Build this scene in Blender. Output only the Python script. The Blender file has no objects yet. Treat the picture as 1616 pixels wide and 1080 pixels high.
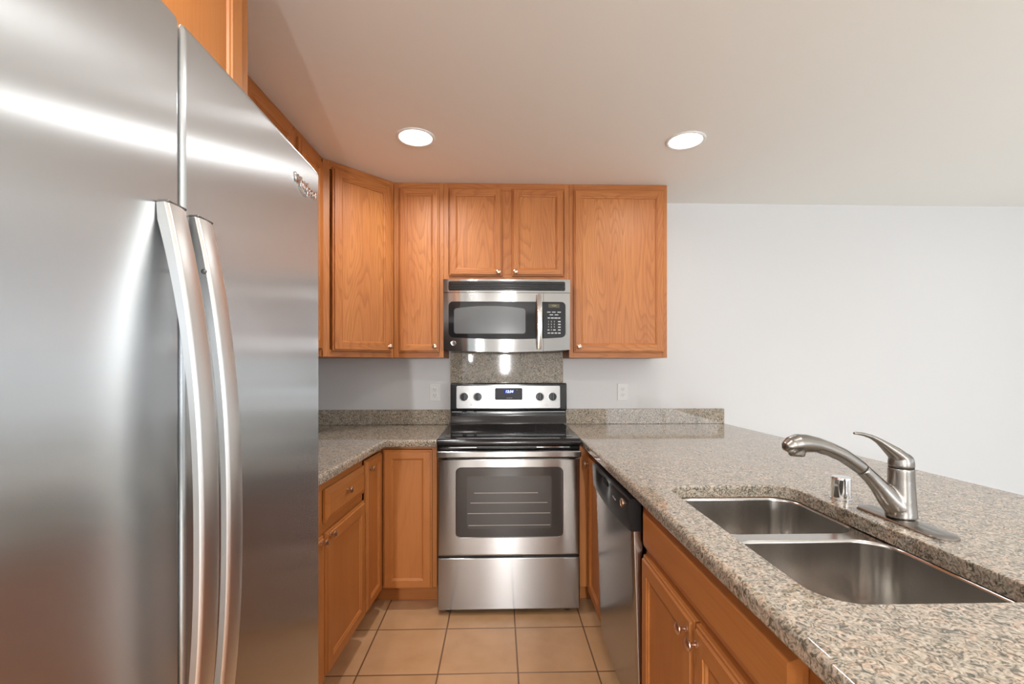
import bpy, bmesh, math, random
from mathutils import Vector, Matrix
random.seed(7)
S = bpy.context.scene
COL = S.collection
R = math.radians

# ------------------------------------------------------------------ camera
cam_d = bpy.data.cameras.new('camera')
cam = bpy.data.objects.new('camera', cam_d); COL.objects.link(cam)
cam.location = (0, 0, 1.31)
cam.rotation_euler = (R(90), 0, R(-1.6))
cam_d.sensor_width = 36.0
cam_d.lens = 735 / 1616 * 36.0
cam_d.shift_y = 37 / 1616
cam_d.clip_start = 0.02
S.camera = cam

# ------------------------------------------------------------------ room constants
WY, LX, CZ = 3.155, -1.265, 2.42         # back wall, left wall, ceiling
RX, FY = 5.6, -4.6                       # right wall, wall behind the camera

# ------------------------------------------------------------------ world, view, big lights
w = bpy.data.worlds.new('sky'); S.world = w; w.use_nodes = True
w.node_tree.nodes['Background'].inputs[0].default_value = (0.80, 0.88, 1.0, 1)
w.node_tree.nodes['Background'].inputs[1].default_value = 1.0
S.view_settings.view_transform = 'Standard'
S.view_settings.look = 'None'
S.view_settings.gamma = 1.0
S.view_settings.exposure = 0.06
S.view_settings.use_curve_mapping = False
S.cycles.use_denoising = True
S.cycles.max_bounces = 10
S.cycles.diffuse_bounces = 6
S.cycles.glossy_bounces = 5
S.cycles.sample_clamp_indirect = 6.0
S.cycles.caustics_reflective = False
S.cycles.caustics_refractive = False

def area(name, loc, rot, sx, sy, power, color=(1, 1, 1), shape='RECTANGLE', spread=180):
    d = bpy.data.lights.new(name, 'AREA'); d.shape = shape; d.size = sx; d.size_y = sy
    d.energy = power; d.color = color; d.spread = R(spread)
    o = bpy.data.objects.new(name, d); COL.objects.link(o)
    o.location = loc; o.rotation_euler = rot
    return o
# daylight coming in through the openings
area('daylight_side', (RX + .02, -1.0, 1.60), (0, R(112), 0), 0.95, 5.0, 18, (0.90, 0.95, 1.0))
area('rear_fill_light', (3.9, FY - .02, 1.48), (R(112), 0, 0), 2.8, 1.6, 70, (0.90, 0.95, 1.0))  # added out of view to light the back wall and cabinets from the front
area('daylight_slot', (0.14, FY - .02, 1.40), (R(90), 0, 0), 0.07, 0.46, 115, (1.0, 1.0, 1.0))
area('daylight_slot', (-0.78, FY - .02, 1.48), (R(90), 0, 0), 0.28, 0.14, 13, (1.0, 1.0, 1.0))

# ------------------------------------------------------------------ materials
def mat(name):
    m = bpy.data.materials.new(name); m.use_nodes = True
    nt = m.node_tree
    return m, nt, nt.nodes['Principled BSDF']
def N(nt, t, **k):
    n = nt.nodes.new(t)
    for a, b in k.items(): setattr(n, a, b)
    return n
def ramp(nt, stops, interp='LINEAR'):
    n = N(nt, 'ShaderNodeValToRGB'); cr = n.color_ramp; cr.interpolation = interp
    while len(cr.elements) > 1: cr.elements.remove(cr.elements[-1])
    cr.elements[0].position, cr.elements[0].color = stops[0][0], (*stops[0][1], 1)
    for p, c in stops[1:]:
        e = cr.elements.new(p); e.color = (*c, 1)
    return n
def simple(name, col, rough=.5, metal=0, spec=.5, coat=0, emit=None, es=1):
    m, nt, p = mat(name)
    p.inputs['Base Color'].default_value = (*col, 1)
    p.inputs['Roughness'].default_value = rough
    p.inputs['Metallic'].default_value = metal
    p.inputs['Specular IOR Level'].default_value = spec
    p.inputs['Coat Weight'].default_value = coat
    if emit:
        p.inputs['Emission Color'].default_value = (*emit, 1); p.inputs['Emission Strength'].default_value = es
    return m

def paint(name, col, bump=.03, rough=.6):
    m, nt, p = mat(name)
    p.inputs['Base Color'].default_value = (*col, 1)
    p.inputs['Roughness'].default_value = rough
    p.inputs['Specular IOR Level'].default_value = .25
    tc = N(nt, 'ShaderNodeTexCoord'); n = N(nt, 'ShaderNodeTexNoise')
    n.inputs['Scale'].default_value = 90; n.inputs['Detail'].default_value = 2
    b = N(nt, 'ShaderNodeBump'); b.inputs['Strength'].default_value = bump; b.inputs['Distance'].default_value = .004
    nt.links.new(tc.outputs['Object'], n.inputs['Vector']); nt.links.new(n.outputs['Fac'], b.inputs['Height'])
    nt.links.new(b.outputs['Normal'], p.inputs['Normal'])
    return m

def oak(name, axis='z', light=(.475, .178, .044), mid=(.395, .132, .030), dark=(.25, .070, .014), contrast=1.0, rings=30):
    """honey oak; grain runs along the given local axis"""
    m, nt, p = mat(name); lk = nt.links.new
    tc = N(nt, 'ShaderNodeTexCoord'); oi = N(nt, 'ShaderNodeObjectInfo')
    off = N(nt, 'ShaderNodeVectorMath', operation='SCALE'); off.inputs[0].default_value = (7.3, 3.1, 5.7)
    lk(oi.outputs['Random'], off.inputs['Scale'])
    add = N(nt, 'ShaderNodeVectorMath', operation='ADD')
    lk(tc.outputs['Object'], add.inputs[0]); lk(off.outputs[0], add.inputs[1])
    def stretched(s_long, s_cross):
        mp = N(nt, 'ShaderNodeMapping')
        sc = {'z': (s_cross, s_cross, s_long), 'x': (s_long, s_cross, s_cross), 'y': (s_cross, s_long, s_cross)}[axis]
        mp.inputs['Scale'].default_value = sc
        lk(add.outputs[0], mp.inputs['Vector']); return mp
    # growth rings: contour lines of a stretched noise -> cathedral figure
    a = stretched(.9, 7.0)
    n1 = N(nt, 'ShaderNodeTexNoise'); n1.inputs['Scale'].default_value = 1.0; n1.inputs['Detail'].default_value = 1.5
    n1.inputs['Roughness'].default_value = .35
    lk(a.outputs[0], n1.inputs['Vector'])
    mul = N(nt, 'ShaderNodeMath', operation='MULTIPLY'); mul.inputs[1].default_value = rings
    lk(n1.outputs['Fac'], mul.inputs[0])
    fr = N(nt, 'ShaderNodeMath', operation='FRACT'); lk(mul.outputs[0], fr.inputs[0])
    r1 = ramp(nt, [(0, (.0,) * 3), (.45, (.08,) * 3), (.86, (1,) * 3), (.97, (.0,) * 3)])
    lk(fr.outputs[0], r1.inputs['Fac'])
    # broad tone
    b = stretched(.8, 5)
    n2 = N(nt, 'ShaderNodeTexNoise'); n2.inputs['Scale'].default_value = 1.2; n2.inputs['Detail'].default_value = 3
    lk(b.outputs[0], n2.inputs['Vector'])
    base = ramp(nt, [(.30, mid), (.70, light)]); lk(n2.outputs['Fac'], base.inputs['Fac'])
    # pores
    c = stretched(6, 330)
    n3 = N(nt, 'ShaderNodeTexNoise'); n3.inputs['Scale'].default_value = 1.0; n3.inputs['Detail'].default_value = 2
    lk(c.outputs[0], n3.inputs['Vector'])
    r3 = ramp(nt, [(.36, (1,) * 3), (.50, (0,) * 3)]); lk(n3.outputs['Fac'], r3.inputs['Fac'])
    m1 = N(nt, 'ShaderNodeMix', data_type='RGBA'); lk(base.outputs['Color'], m1.inputs['A'])
    m1.inputs['B'].default_value = (*dark, 1)
    f1 = N(nt, 'ShaderNodeMath', operation='MULTIPLY'); f1.inputs[1].default_value = .42 * contrast
    lk(r1.outputs['Color'], f1.inputs[0]); lk(f1.outputs[0], m1.inputs['Factor'])
    m2 = N(nt, 'ShaderNodeMix', data_type='RGBA'); lk(m1.outputs['Result'], m2.inputs['A'])
    m2.inputs['B'].default_value = (*dark, 1)
    f2 = N(nt, 'ShaderNodeMath', operation='MULTIPLY'); f2.inputs[1].default_value = .42 * contrast
    lk(r3.outputs['Color'], f2.inputs[0]); lk(f2.outputs[0], m2.inputs['Factor'])
    lk(m2.outputs['Result'], p.inputs['Base Color'])
    p.inputs['Roughness'].default_value = .46
    p.inputs['Specular IOR Level'].default_value = .45
    bp = N(nt, 'ShaderNodeBump'); bp.inputs['Strength'].default_value = .05; bp.inputs['Distance'].default_value = .002
    bp.invert = True
    lk(r3.outputs['Color'], bp.inputs['Height']); lk(bp.outputs['Normal'], p.inputs['Normal'])
    return m

def steel(name, tangent, col=(.60, .59, .575), rough=.27, aniso=.8, grain=(1, 1, 1), gs=0.03):
    m, nt, p = mat(name); lk = nt.links.new
    p.inputs['Base Color'].default_value = (*col, 1); p.inputs['Metallic'].default_value = 1
    p.inputs['Roughness'].default_value = rough
    if tangent:
        p.inputs['Anisotropic'].default_value = aniso
        t = N(nt, 'ShaderNodeCombineXYZ')
        for i in range(3): t.inputs[i].default_value = tangent[i]
        lk(t.outputs[0], p.inputs['Tangent'])
    tc = N(nt, 'ShaderNodeTexCoord'); mp = N(nt, 'ShaderNodeMapping'); mp.inputs['Scale'].default_value = grain
    n = N(nt, 'ShaderNodeTexNoise'); n.inputs['Scale'].default_value = 1; n.inputs['Detail'].default_value = 2
    lk(tc.outputs['Object'], mp.inputs['Vector']); lk(mp.outputs[0], n.inputs['Vector'])
    mr = N(nt, 'ShaderNodeMapRange'); mr.inputs['To Min'].default_value = rough - gs; mr.inputs['To Max'].default_value = rough + gs
    lk(n.outputs['Fac'], mr.inputs['Value']); lk(mr.outputs[0], p.inputs['Roughness'])
    return m

def granite(name):
    m, nt, p = mat(name); lk = nt.links.new
    tc = N(nt, 'ShaderNodeTexCoord')
    n1 = N(nt, 'ShaderNodeTexNoise'); n1.inputs['Scale'].default_value = 75; n1.inputs['Detail'].default_value = 2.5
    n1.inputs['Roughness'].default_value = .5; n1.inputs['Distortion'].default_value = 2.3
    lk(tc.outputs['Object'], n1.inputs['Vector'])
    r1 = ramp(nt, [(.28, (.075, .072, .060)), (.39, (.145, .136, .108)), (.46, (.275, .245, .20)),
                   (.55, (.42, .36, .295)), (.70, (.56, .50, .425))])
    lk(n1.outputs['Fac'], r1.inputs['Fac'])
    n2 = N(nt, 'ShaderNodeTexNoise'); n2.inputs['Scale'].default_value = 30; n2.inputs['Detail'].default_value = 2
    n2.inputs['Distortion'].default_value = 1.8
    lk(tc.outputs['Object'], n2.inputs['Vector'])
    r2 = ramp(nt, [(.36, (.58, .46, .38)), (.48, (.51, .485, .44)), (.60, (.43, .44, .41))])
    lk(n2.outputs['Fac'], r2.inputs['Fac'])
    mx = N(nt, 'ShaderNodeMix', data_type='RGBA', blend_type='OVERLAY'); mx.inputs['Factor'].default_value = .45
    lk(r1.outputs['Color'], mx.inputs['A']); lk(r2.outputs['Color'], mx.inputs['B'])
    lk(mx.outputs['Result'], p.inputs['Base Color'])
    p.inputs['Roughness'].default_value = .04
    p.inputs['Specular IOR Level'].default_value = .6
    return m

def tile(name, size=.3405, ox=-.6, oy=2.323, grout=.0062):
    m, nt, p = mat(name); lk = nt.links.new
    tc = N(nt, 'ShaderNodeTexCoord'); sp = N(nt, 'ShaderNodeSeparateXYZ'); lk(tc.outputs['Object'], sp.inputs[0])
    dist = []; cell = []
    for ax, o in (('X', ox), ('Y', oy)):
        s = N(nt, 'ShaderNodeMath', operation='SUBTRACT'); s.inputs[1].default_value = o - size * 40
        lk(sp.outputs[ax], s.inputs[0])
        d = N(nt, 'ShaderNodeMath', operation='DIVIDE'); d.inputs[1].default_value = size; lk(s.outputs[0], d.inputs[0])
        f = N(nt, 'ShaderNodeMath', operation='FRACT'); lk(d.outputs[0], f.inputs[0])
        fl = N(nt, 'ShaderNodeMath', operation='FLOOR'); lk(d.outputs[0], fl.inputs[0]); cell.append(fl)
        pp = N(nt, 'ShaderNodeMath', operation='PINGPONG'); pp.inputs[1].default_value = .5; lk(f.outputs[0], pp.inputs[0])
        dist.append(pp)
    mn = N(nt, 'ShaderNodeMath', operation='MINIMUM'); lk(dist[0].outputs[0], mn.inputs[0]); lk(dist[1].outputs[0], mn.inputs[1])
    g = grout / size / 2
    mr = N(nt, 'ShaderNodeMapRange'); mr.inputs['From Min'].default_value = g * .6; mr.inputs['From Max'].default_value = g * 1.5
    lk(mn.outputs[0], mr.inputs['Value'])
    cv = N(nt, 'ShaderNodeCombineXYZ'); lk(cell[0].outputs[0], cv.inputs[0]); lk(cell[1].outputs[0], cv.inputs[1])
    wn = N(nt, 'ShaderNodeTexWhiteNoise'); lk(cv.outputs[0], wn.inputs['Vector'])
    n = N(nt, 'ShaderNodeTexNoise'); n.inputs['Scale'].default_value = 7; n.inputs['Detail'].default_value = 4
    lk(tc.outputs['Object'], n.inputs['Vector'])
    ad = N(nt, 'ShaderNodeMath', operation='MULTIPLY_ADD'); ad.inputs[1].default_value = .22
    lk(wn.outputs['Value'], ad.inputs[0]); lk(n.outputs['Fac'], ad.inputs[2])
    rc = ramp(nt, [(.35, (.50, .285, .135)), (.62, (.575, .335, .17)), (.85, (.62, .37, .195))])
    lk(ad.outputs[0], rc.inputs['Fac'])
    mx = N(nt, 'ShaderNodeMix', data_type='RGBA'); lk(mr.outputs[0], mx.inputs['Factor'])
    mx.inputs['A'].default_value = (.17, .082, .038, 1); lk(rc.outputs['Color'], mx.inputs['B'])
    lk(mx.outputs['Result'], p.inputs['Base Color'])
    p.inputs['Roughness'].default_value = .38
    b = N(nt, 'ShaderNodeBump'); b.inputs['Strength'].default_value = .35; b.inputs['Distance'].default_value = .003
    lk(mr.outputs[0], b.inputs['Height']); lk(b.outputs['Normal'], p.inputs['Normal'])
    return m

M = {}
M['wall'] = paint('wall_paint_white', (.64, .64, .64))
M['ceil'] = paint('ceiling_paint', (.85, .835, .795))
M['carpet'] = paint('carpet_pale_bounce', (.84, .83, .81), .3, .9)  # assumed floor, kept very pale to bounce neutral light to the ceiling
M['oakV'] = oak('oak_vertical_grain', 'z')
M['oakH'] = oak('oak_horizontal_grain', 'x')
M['oakP'] = oak('oak_panel_grain', 'z', light=(.505, .198, .053), mid=(.425, .148, .037), contrast=1.0)
M['baseV'] = oak('oak_base_vertical', 'z', light=(.49, .187, .048), mid=(.435, .157, .038), contrast=.30, rings=9)
M['baseH'] = oak('oak_base_horizontal', 'x', light=(.49, .187, .048), mid=(.435, .157, .038), contrast=.30, rings=9)
M['fridge'] = steel('brushed_steel_upright_grain', (0, 1, 0), (.60, .625, .64), .25, 1.0, (200, 200, 2), .006)
M['fridge_handle'] = steel('satin_steel_handle', (0, 1, 0), (.70, .69, .675), .33, .3, (200, 200, 4), .01)
M['steelH'] = steel('brushed_steel_level_grain', (0, 0, 1), (.37, .365, .36), .195, 1.0, (2, 200, 260), .008)
M['steelM'] = steel('brushed_steel_microwave', (0, 0, 1), (.35, .345, .34), .11, 1.0, (2, 200, 260), .008)
M['steelDW'] = steel('brushed_steel_dishwasher', (0, 0, 1), (.44, .435, .43), .21, .9, (2, 2, 260), .008)
M['plate'] = steel('control_plate_steel', (0, 0, 1), (.30, .297, .293), .32, .6, (2, 200, 260))
M['sink'] = steel('satin_sink_steel', None, (.58, .56, .53), .22, 0, (60, 60, 6))
M['nickel'] = steel('brushed_nickel', None, (.31, .29, .265), .26, 0, (90, 90, 90), .02)
M['knobmetal'] = simple('warm_satin_nickel', (.66, .46, .34), .28, 1)
M['chrome'] = simple('chrome', (.85, .85, .86), .05, 1)
M['dark_steel'] = simple('dark_grey_metal', (.20, .20, .20), .4, 1)
M['black'] = simple('black_gloss_enamel', (.012, .012, .013), .12)
M['blackglass'] = simple('black_glass', (.011, .011, .012), .06, spec=.38)
M['blackplastic'] = simple('black_plastic', (.014, .014, .015), .28, spec=.25)
M['ovenglass'] = simple('oven_door_glass', (.040, .038, .037), .10, spec=.5)
M['cavity'] = simple('smoked_window_grey', (.060, .056, .053), .2)
M['mwglass'] = simple('microwave_screen_grey', (.105, .110, .113), .16)
M['rack'] = simple('oven_rack_wire', (.36, .34, .32), .35, .6)
M['charcoal'] = simple('charcoal_side_paint', (.10, .10, .105), .5)
M['greyprint'] = simple('grey_print', (.42, .43, .44), .5)
M['darkprint'] = simple('dark_print', (.03, .03, .035), .4)
M['blueled'] = simple('blue_clock_digits', (.2, .25, .9), .6, spec=.1, emit=(.45, .55, 1.0), es=4)
M['bluedisp'] = simple('blue_clock_screen', (.02, .03, .16), .45, spec=.15, emit=(.03, .05, .45), es=.35)
M['vfd'] = simple('dim_green_display', (.05, .045, .012), .3)
M['vfdtext'] = simple('dim_yellow_print', (.30, .27, .06), .4)
M['white'] = simple('white_plastic', (.66, .66, .645), .35)
M['slot'] = simple('slot_shadow_plastic', (.10, .10, .10), .6)
M['trim'] = simple('white_trim_paint', (.80, .79, .77), .4)
M['lens'] = simple('lit_lamp_lens', (1, 1, 1), .5, emit=(1.0, .97, .92), es=9)
M['granite'] = granite('granite_multicolour')
M['tile'] = tile('floor_tile_beige')
M['dark'] = simple('dark_void', (.01, .01, .01), .8)
M['rubber'] = simple('black_rubber', (.015, .015, .015), .7)
M['glass'] = simple('window_glass', (.9, .95, 1), .02)
_g = M['glass'].node_tree.nodes['Principled BSDF']; _g.inputs['Transmission Weight'].default_value = 1.0; _g.inputs['IOR'].default_value = 1.01

# ------------------------------------------------------------------ mesh helpers
def new(): return bmesh.new()
def merge(bm, t, mi=None):
    if mi is not None:
        for f in t.faces: f.material_index = mi
    me = bpy.data.meshes.new('tmp'); t.to_mesh(me); t.free(); bm.from_mesh(me); bpy.data.meshes.remove(me)
    return bm
def box(bm, x0, x1, y0, y1, z0, z1, bev=0, seg=2, mi=0, xf=None):
    t = new(); bmesh.ops.create_cube(t, size=1)
    sx, sy, sz = x1 - x0, y1 - y0, z1 - z0
    for v in t.verts:
        v.co = Vector(((x0 + x1) / 2 + v.co.x * sx, (y0 + y1) / 2 + v.co.y * sy, (z0 + z1) / 2 + v.co.z * sz))
    if bev:
        bmesh.ops.bevel(t, geom=t.edges[:], offset=min(bev, .49 * min(abs(sx), abs(sy), abs(sz))), segments=seg, profile=.5, affect='EDGES')
    if xf is not None: bmesh.ops.transform(t, matrix=xf, verts=t.verts[:])
    return merge(bm, t, mi)
def loft(bm, rings, cap0=True, cap1=True, mi=0, closed=True):
    """rings: lists of equal length of 3D points"""
    t = new(); vs = [[t.verts.new(p) for p in r] for r in rings]; n = len(rings[0])
    for a, b in zip(vs, vs[1:]):
        for i in range(n if closed else n - 1):
            j = (i + 1) % n
            t.faces.new((a[i], a[j], b[j], b[i]))
    if cap0: t.faces.new(vs[0][::-1])
    if cap1: t.faces.new(vs[-1])
    bmesh.ops.recalc_face_normals(t, faces=t.faces[:])
    return merge(bm, t, mi)
def lathe(bm, prof, axis='z', at=(0, 0, 0), n=24, mi=0, caps=True):
    """prof: (radius, height) pairs"""
    rings = []
    for r, h in prof:
        ring = []
        for i in range(n):
            a = 2 * math.pi * i / n; c, s = r * math.cos(a), r * math.sin(a)
            p = {'z': (c, s, h), 'y': (c, h, s), 'x': (h, c, s)}[axis]
            ring.append(Vector(p) + Vector(at))
        rings.append(ring)
    return loft(bm, rings, caps, caps, mi)
def tube(bm, pts, rad, n=14, mi=0, flat=None):
    """swept tube, rad a number or list; flat = (sideways factor, normal factor)"""
    pts = [Vector(p) for p in pts]; rings = []
    up = None
    for i, p in enumerate(pts):
        d = (pts[min(i + 1, len(pts) - 1)] - pts[max(i - 1, 0)]).normalized()
        if up is None:
            up = Vector((0, 1, 0)) if abs(d.y) < .9 else Vector((0, 0, 1))
        s = d.cross(up).normalized(); u = s.cross(d).normalized(); up = u
        r = rad[i] if isinstance(rad, (list, tuple)) else rad
        fu, fs = flat or (1, 1)
        rings.append([p + u * (r * fu * math.cos(2 * math.pi * k / n)) + s * (r * fs * math.sin(2 * math.pi * k / n)) for k in range(n)])
    return loft(bm, rings, True, True, mi)
def prism(bm, poly, z0, z1, mi=0, bev=0):
    t = new()
    a = [t.verts.new((x, y, z0)) for x, y in poly]; b = [t.verts.new((x, y, z1)) for x, y in poly]
    n = len(poly)
    for i in range(n): t.faces.new((a[i], a[(i + 1) % n], b[(i + 1) % n], b[i]))
    t.faces.new(a[::-1]); t.faces.new(b)
    bmesh.ops.recalc_face_normals(t, faces=t.faces[:])
    if bev: bmesh.ops.bevel(t, geom=t.edges[:], offset=bev, segments=2, profile=.5, affect='EDGES')
    return merge(bm, t, mi)
def rrect(cx, cy, hx, hy, r, n=8):
    """rounded rectangle outline, counter-clockwise"""
    out = []
    for sx, sy, a0 in ((1, 1, 0), (-1, 1, 90), (-1, -1, 180), (1, -1, 270)):
        for k in range(n + 1):
            a = R(a0 + 90 * k / n)
            out.append((cx + sx * (hx - r) + r * math.cos(a), cy + sy * (hy - r) + r * math.sin(a)))
    return out
def offset_poly(poly, d):
    """inset a counter-clockwise polygon by d with mitred corners"""
    out = []; n = len(poly)
    for i in range(n):
        p0, p1, p2 = Vector(poly[i - 1]), Vector(poly[i]), Vector(poly[(i + 1) % n])
        e1, e2 = (p1 - p0).normalized(), (p2 - p1).normalized()
        n1, n2 = Vector((-e1.y, e1.x)), Vector((-e2.y, e2.x))
        m = n1 + n2; m = m / max(m.dot(n1), .2)
        out.append((p1.x + m.x * d, p1.y + m.y * d))
    return out
def obj(name, bm, mats, parent=None, smooth=35, loc=None, rotz=None, weighted=True):
    me = bpy.data.meshes.new(name)
    bmesh.ops.remove_doubles(bm, verts=bm.verts[:], dist=1e-6)
    bm.to_mesh(me); bm.free()
    for m in (mats if isinstance(mats, (list, tuple)) else [mats]): me.materials.append(M[m] if isinstance(m, str) else m)
    if smooth:
        me.polygons.foreach_set('use_smooth', [True] * len(me.polygons))
        me.set_sharp_from_angle(angle=R(smooth))
    o = bpy.data.objects.new(name, me); COL.objects.link(o)
    if smooth and weighted:
        wn = o.modifiers.new('even_shading', 'WEIGHTED_NORMAL'); wn.keep_sharp = True; wn.weight = 80
    if parent: o.parent = parent
    if loc: o.location = loc
    if rotz is not None: o.rotation_euler = (0, 0, rotz)
    return o
def tag(o, label, cat, group=None):
    o['label'] = label; o['category'] = cat
    if group: o['group'] = group
    return o
def thing(name, label, cat, loc=(0, 0, 0), rotz=0, group=None):
    o = bpy.data.objects.new(name, None); COL.objects.link(o); o.empty_display_size = .05
    o.location = loc; o.rotation_euler = (0, 0, rotz)
    return tag(o, label, cat, group)
def struct(name, bm, m, smooth=None):
    o = obj(name, bm, m, smooth=smooth); o['kind'] = 'structure'; return o
def text_bm(s, size, depth=.0006, align='CENTER', shear=0, bold=0):
    c = bpy.data.curves.new('t', 'FONT'); c.body = s; c.size = size; c.extrude = depth; c.align_x = align; c.align_y = 'CENTER'
    c.shear = shear; c.offset = bold; c.resolution_u = 3
    o = bpy.data.objects.new('t', c); COL.objects.link(o)
    dg = bpy.context.evaluated_depsgraph_get(); dg.update()
    me = bpy.data.meshes.new_from_object(o.evaluated_get(dg))
    b = new(); b.from_mesh(me)
    bpy.data.objects.remove(o); bpy.data.curves.remove(c); bpy.data.meshes.remove(me)
    return b
FACE_Y = Matrix.Rotation(R(90), 4, 'X')                    # text lying in XY -> standing, read from -Y
FACE_X = Matrix.Rotation(R(90), 4, 'Z') @ FACE_Y           # read from +X
FACE_mX = Matrix.Rotation(R(-90), 4, 'Z') @ FACE_Y         # read from -X
def put_text(bm, s, size, loc, face=FACE_Y, mi=0, **k):
    t = text_bm(s, size, **k); bmesh.ops.transform(t, matrix=Matrix.Translation(loc) @ face, verts=t.verts[:])
    return merge(bm, t, mi)

# ------------------------------------------------------------------ the room
b = new(); box(b, LX - .1, 1.30, -1.2, WY + .1, -.08, 0); struct('floor', b, 'tile')
b = new(); box(b, 1.30, RX + .1, -1.2, WY + .1, -.08, 0); box(b, LX - .1, RX + .1, FY - .1, -1.2, -.08, 0); struct('floor', b, 'carpet')  # unseen carpet added beyond the tiles as a pale reflector
b = new(); box(b, LX - .1, RX + .1, FY - .1, WY + .1, CZ, CZ + .1); struct('ceiling', b, 'ceil')
b = new(); box(b, LX - .1, RX + .1, WY, WY + .1, 0, CZ); struct('wall_back', b, 'wall')
b = new(); box(b, LX - .1, LX, FY - .1, WY, 0, CZ); struct('wall_left', b, 'wall')
# right wall with its wide window opening
b = new(); wy0, wy1, wz0, wz1 = -3.5, 1.5, 1.10, 2.10
box(b, RX, RX + .1, FY - .1, wy0, 0, CZ); box(b, RX, RX + .1, wy1, WY, 0, CZ)
box(b, RX, RX + .1, wy0, wy1, 0, wz0); box(b, RX, RX + .1, wy0, wy1, wz1, CZ); struct('wall_right', b, 'wall')
# rear wall with a sidelight and a wide opening added for the rear fill light
b = new()
for x0, x1 in ((LX, -.94), (-.62, .09), (.19, 2.5), (5.3, RX)): box(b, x0, x1, FY - .1, FY, 0, CZ)
for x0, x1, z0, z1 in ((-.94, -.62, 1.38, 1.58), (.09, .19, 1.15, 1.65), (2.5, 5.3, .65, 2.3)):
    box(b, x0, x1, FY - .1, FY, 0, z0); box(b, x0, x1, FY - .1, FY, z1, CZ)
struct('wall_rear', b, 'wall')
def window(name, axis, a0, a1, z0, z1, at, bars):
    b = new(); t = min(.04, .08 * min(a1 - a0, z1 - z0))
    def bar(u0, u1, v0, v1):
        if axis == 'x': box(b, u0, u1, at - .02, at + .02, v0, v1)
        else: box(b, at - .02, at + .02, u0, u1, v0, v1)
    bar(a0, a0 + t, z0, z1); bar(a1 - t, a1, z0, z1); bar(a0 + t, a1 - t, z0, z0 + t); bar(a0 + t, a1 - t, z1 - t, z1)
    for k in range(1, bars):
        u = a0 + (a1 - a0) * k / bars; bar(u - t / 2, u + t / 2, z0 + t, z1 - t)
    struct(name, b, 'trim')
window('window_1', 'y', wy0, wy1, wz0, wz1, RX + .06, 3)
window('fill_window', 'x', 2.5, 5.3, .65, 2.3, FY - .06, 2)  # unseen window added to carry the rear fill light
window('window_3', 'x', .09, .19, 1.15, 1.65, FY - .06, 1)
window('window_4', 'x', -.94, -.62, 1.38, 1.58, FY - .06, 1)

# ------------------------------------------------------------------ cabinet parts
BASE = False                                              # base units have plainer figure than the wall units
def wood(k): return {'V': 'baseV', 'H': 'baseH', 'P': 'baseV'}[k] if BASE else 'oak' + k
T = .020                                                  # door thickness
def door_bm(wd, h, fr=.052):
    """recessed-panel door; front towards -y, x 0..wd, z 0..h; slots: 0 stile, 1 rail, 2 panel"""
    bm = new()
    def ring(i, y): return [(i, y, i), (wd - i, y, i), (wd - i, y, h - i), (i, y, h - i)]
    t = new()
    def face(p, mi):
        f = t.faces.new([t.verts.new(q) for q in p]); f.material_index = mi
    outer = [(0, 0), (0, -T * .45), (.003, -T * .62), (.008, -T * .66), (.0105, -T * .98), (.013, -T)]
    for (i0, y0), (i1, y1) in zip(outer, outer[1:]):
        a, c = ring(i0, y0), ring(i1, y1)
        for k in range(4):
            l = (k + 1) % 4; face((a[k], a[l], c[l], c[k]), 1 if k in (0, 2) else 0)
    e = .013
    y = -T
    face(((e, y, e), (fr, y, e), (fr, y, h - e), (e, y, h - e)), 0)
    face(((wd - fr, y, e), (wd - e, y, e), (wd - e, y, h - e), (wd - fr, y, h - e)), 0)
    face(((fr, y, e), (wd - fr, y, e), (wd - fr, y, fr), (fr, y, fr)), 1)
    face(((fr, y, h - fr), (wd - fr, y, h - fr), (wd - fr, y, h - e), (fr, y, h - e)), 1)
    inner = [(fr, -T), (fr + .002, -T + .003), (fr + .007, -T + .0045), (fr + .010, -T + .0095)]
    for (i0, y0), (i1, y1) in zip(inner, inner[1:]):
        a, c = ring(i0, y0), ring(i1, y1)
        for k in range(4):
            l = (k + 1) % 4; face((a[k], a[l], c[l], c[k]), 1 if k in (0, 2) else 0)
    i, y = inner[-1]; face(ring(i, y), 2)
    face(ring(0, 0)[::-1], 0)
    return merge(bm, t)
def drawer_bm(wd, h):
    """slab front with a stepped, bevelled border"""
    bm = new(); rings = []
    for i, y in ((0, 0), (0, -T * .5), (.004, -T * .62), (.020, -T * .92), (.024, -T), (.027, -T)):
        rings.append([(i, y, i), (wd - i, y, i), (wd - i, y, h - i), (i, y, h - i)])
    return loft(bm, rings)
def knob_bm():
    """mushroom knob on a thin stem; axis -y, base at y=0"""
    return lathe(new(), [(.0085, 0), (.0085, -.0015), (.0050, -.004), (.0042, -.012), (.0055, -.015), (.0125, -.018),
                         (.0148, -.0205), (.0145, -.0225), (.0115, -.0248), (.006, -.0262), (.0005, -.0266)], 'y', n=20)
def add_knob(parent, x, z, y=-T):
    return obj('knob', knob_bm(), 'knobmetal', parent, loc=(x, y, z))
def add_door(root, x0, x1, z0, z1, knob=None, fr=.052, gap=.0015):
    d = obj('door', door_bm(x1 - x0, z1 - z0, fr), [wood('V'), wood('H'), wood('P')], root, smooth=20, loc=(x0, -gap, z0))
    if knob: add_knob(d, knob[0] - x0, knob[1] - z0)
    return d
def add_drawer(root, x0, x1, z0, z1, knob=None, name='drawer_front', gap=.0015):
    d = obj(name, drawer_bm(x1 - x0, z1 - z0), wood('H'), root, smooth=20, loc=(x0, -gap, z0))
    if knob: add_knob(d, knob[0] - x0, knob[1] - z0)
    return d
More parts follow.
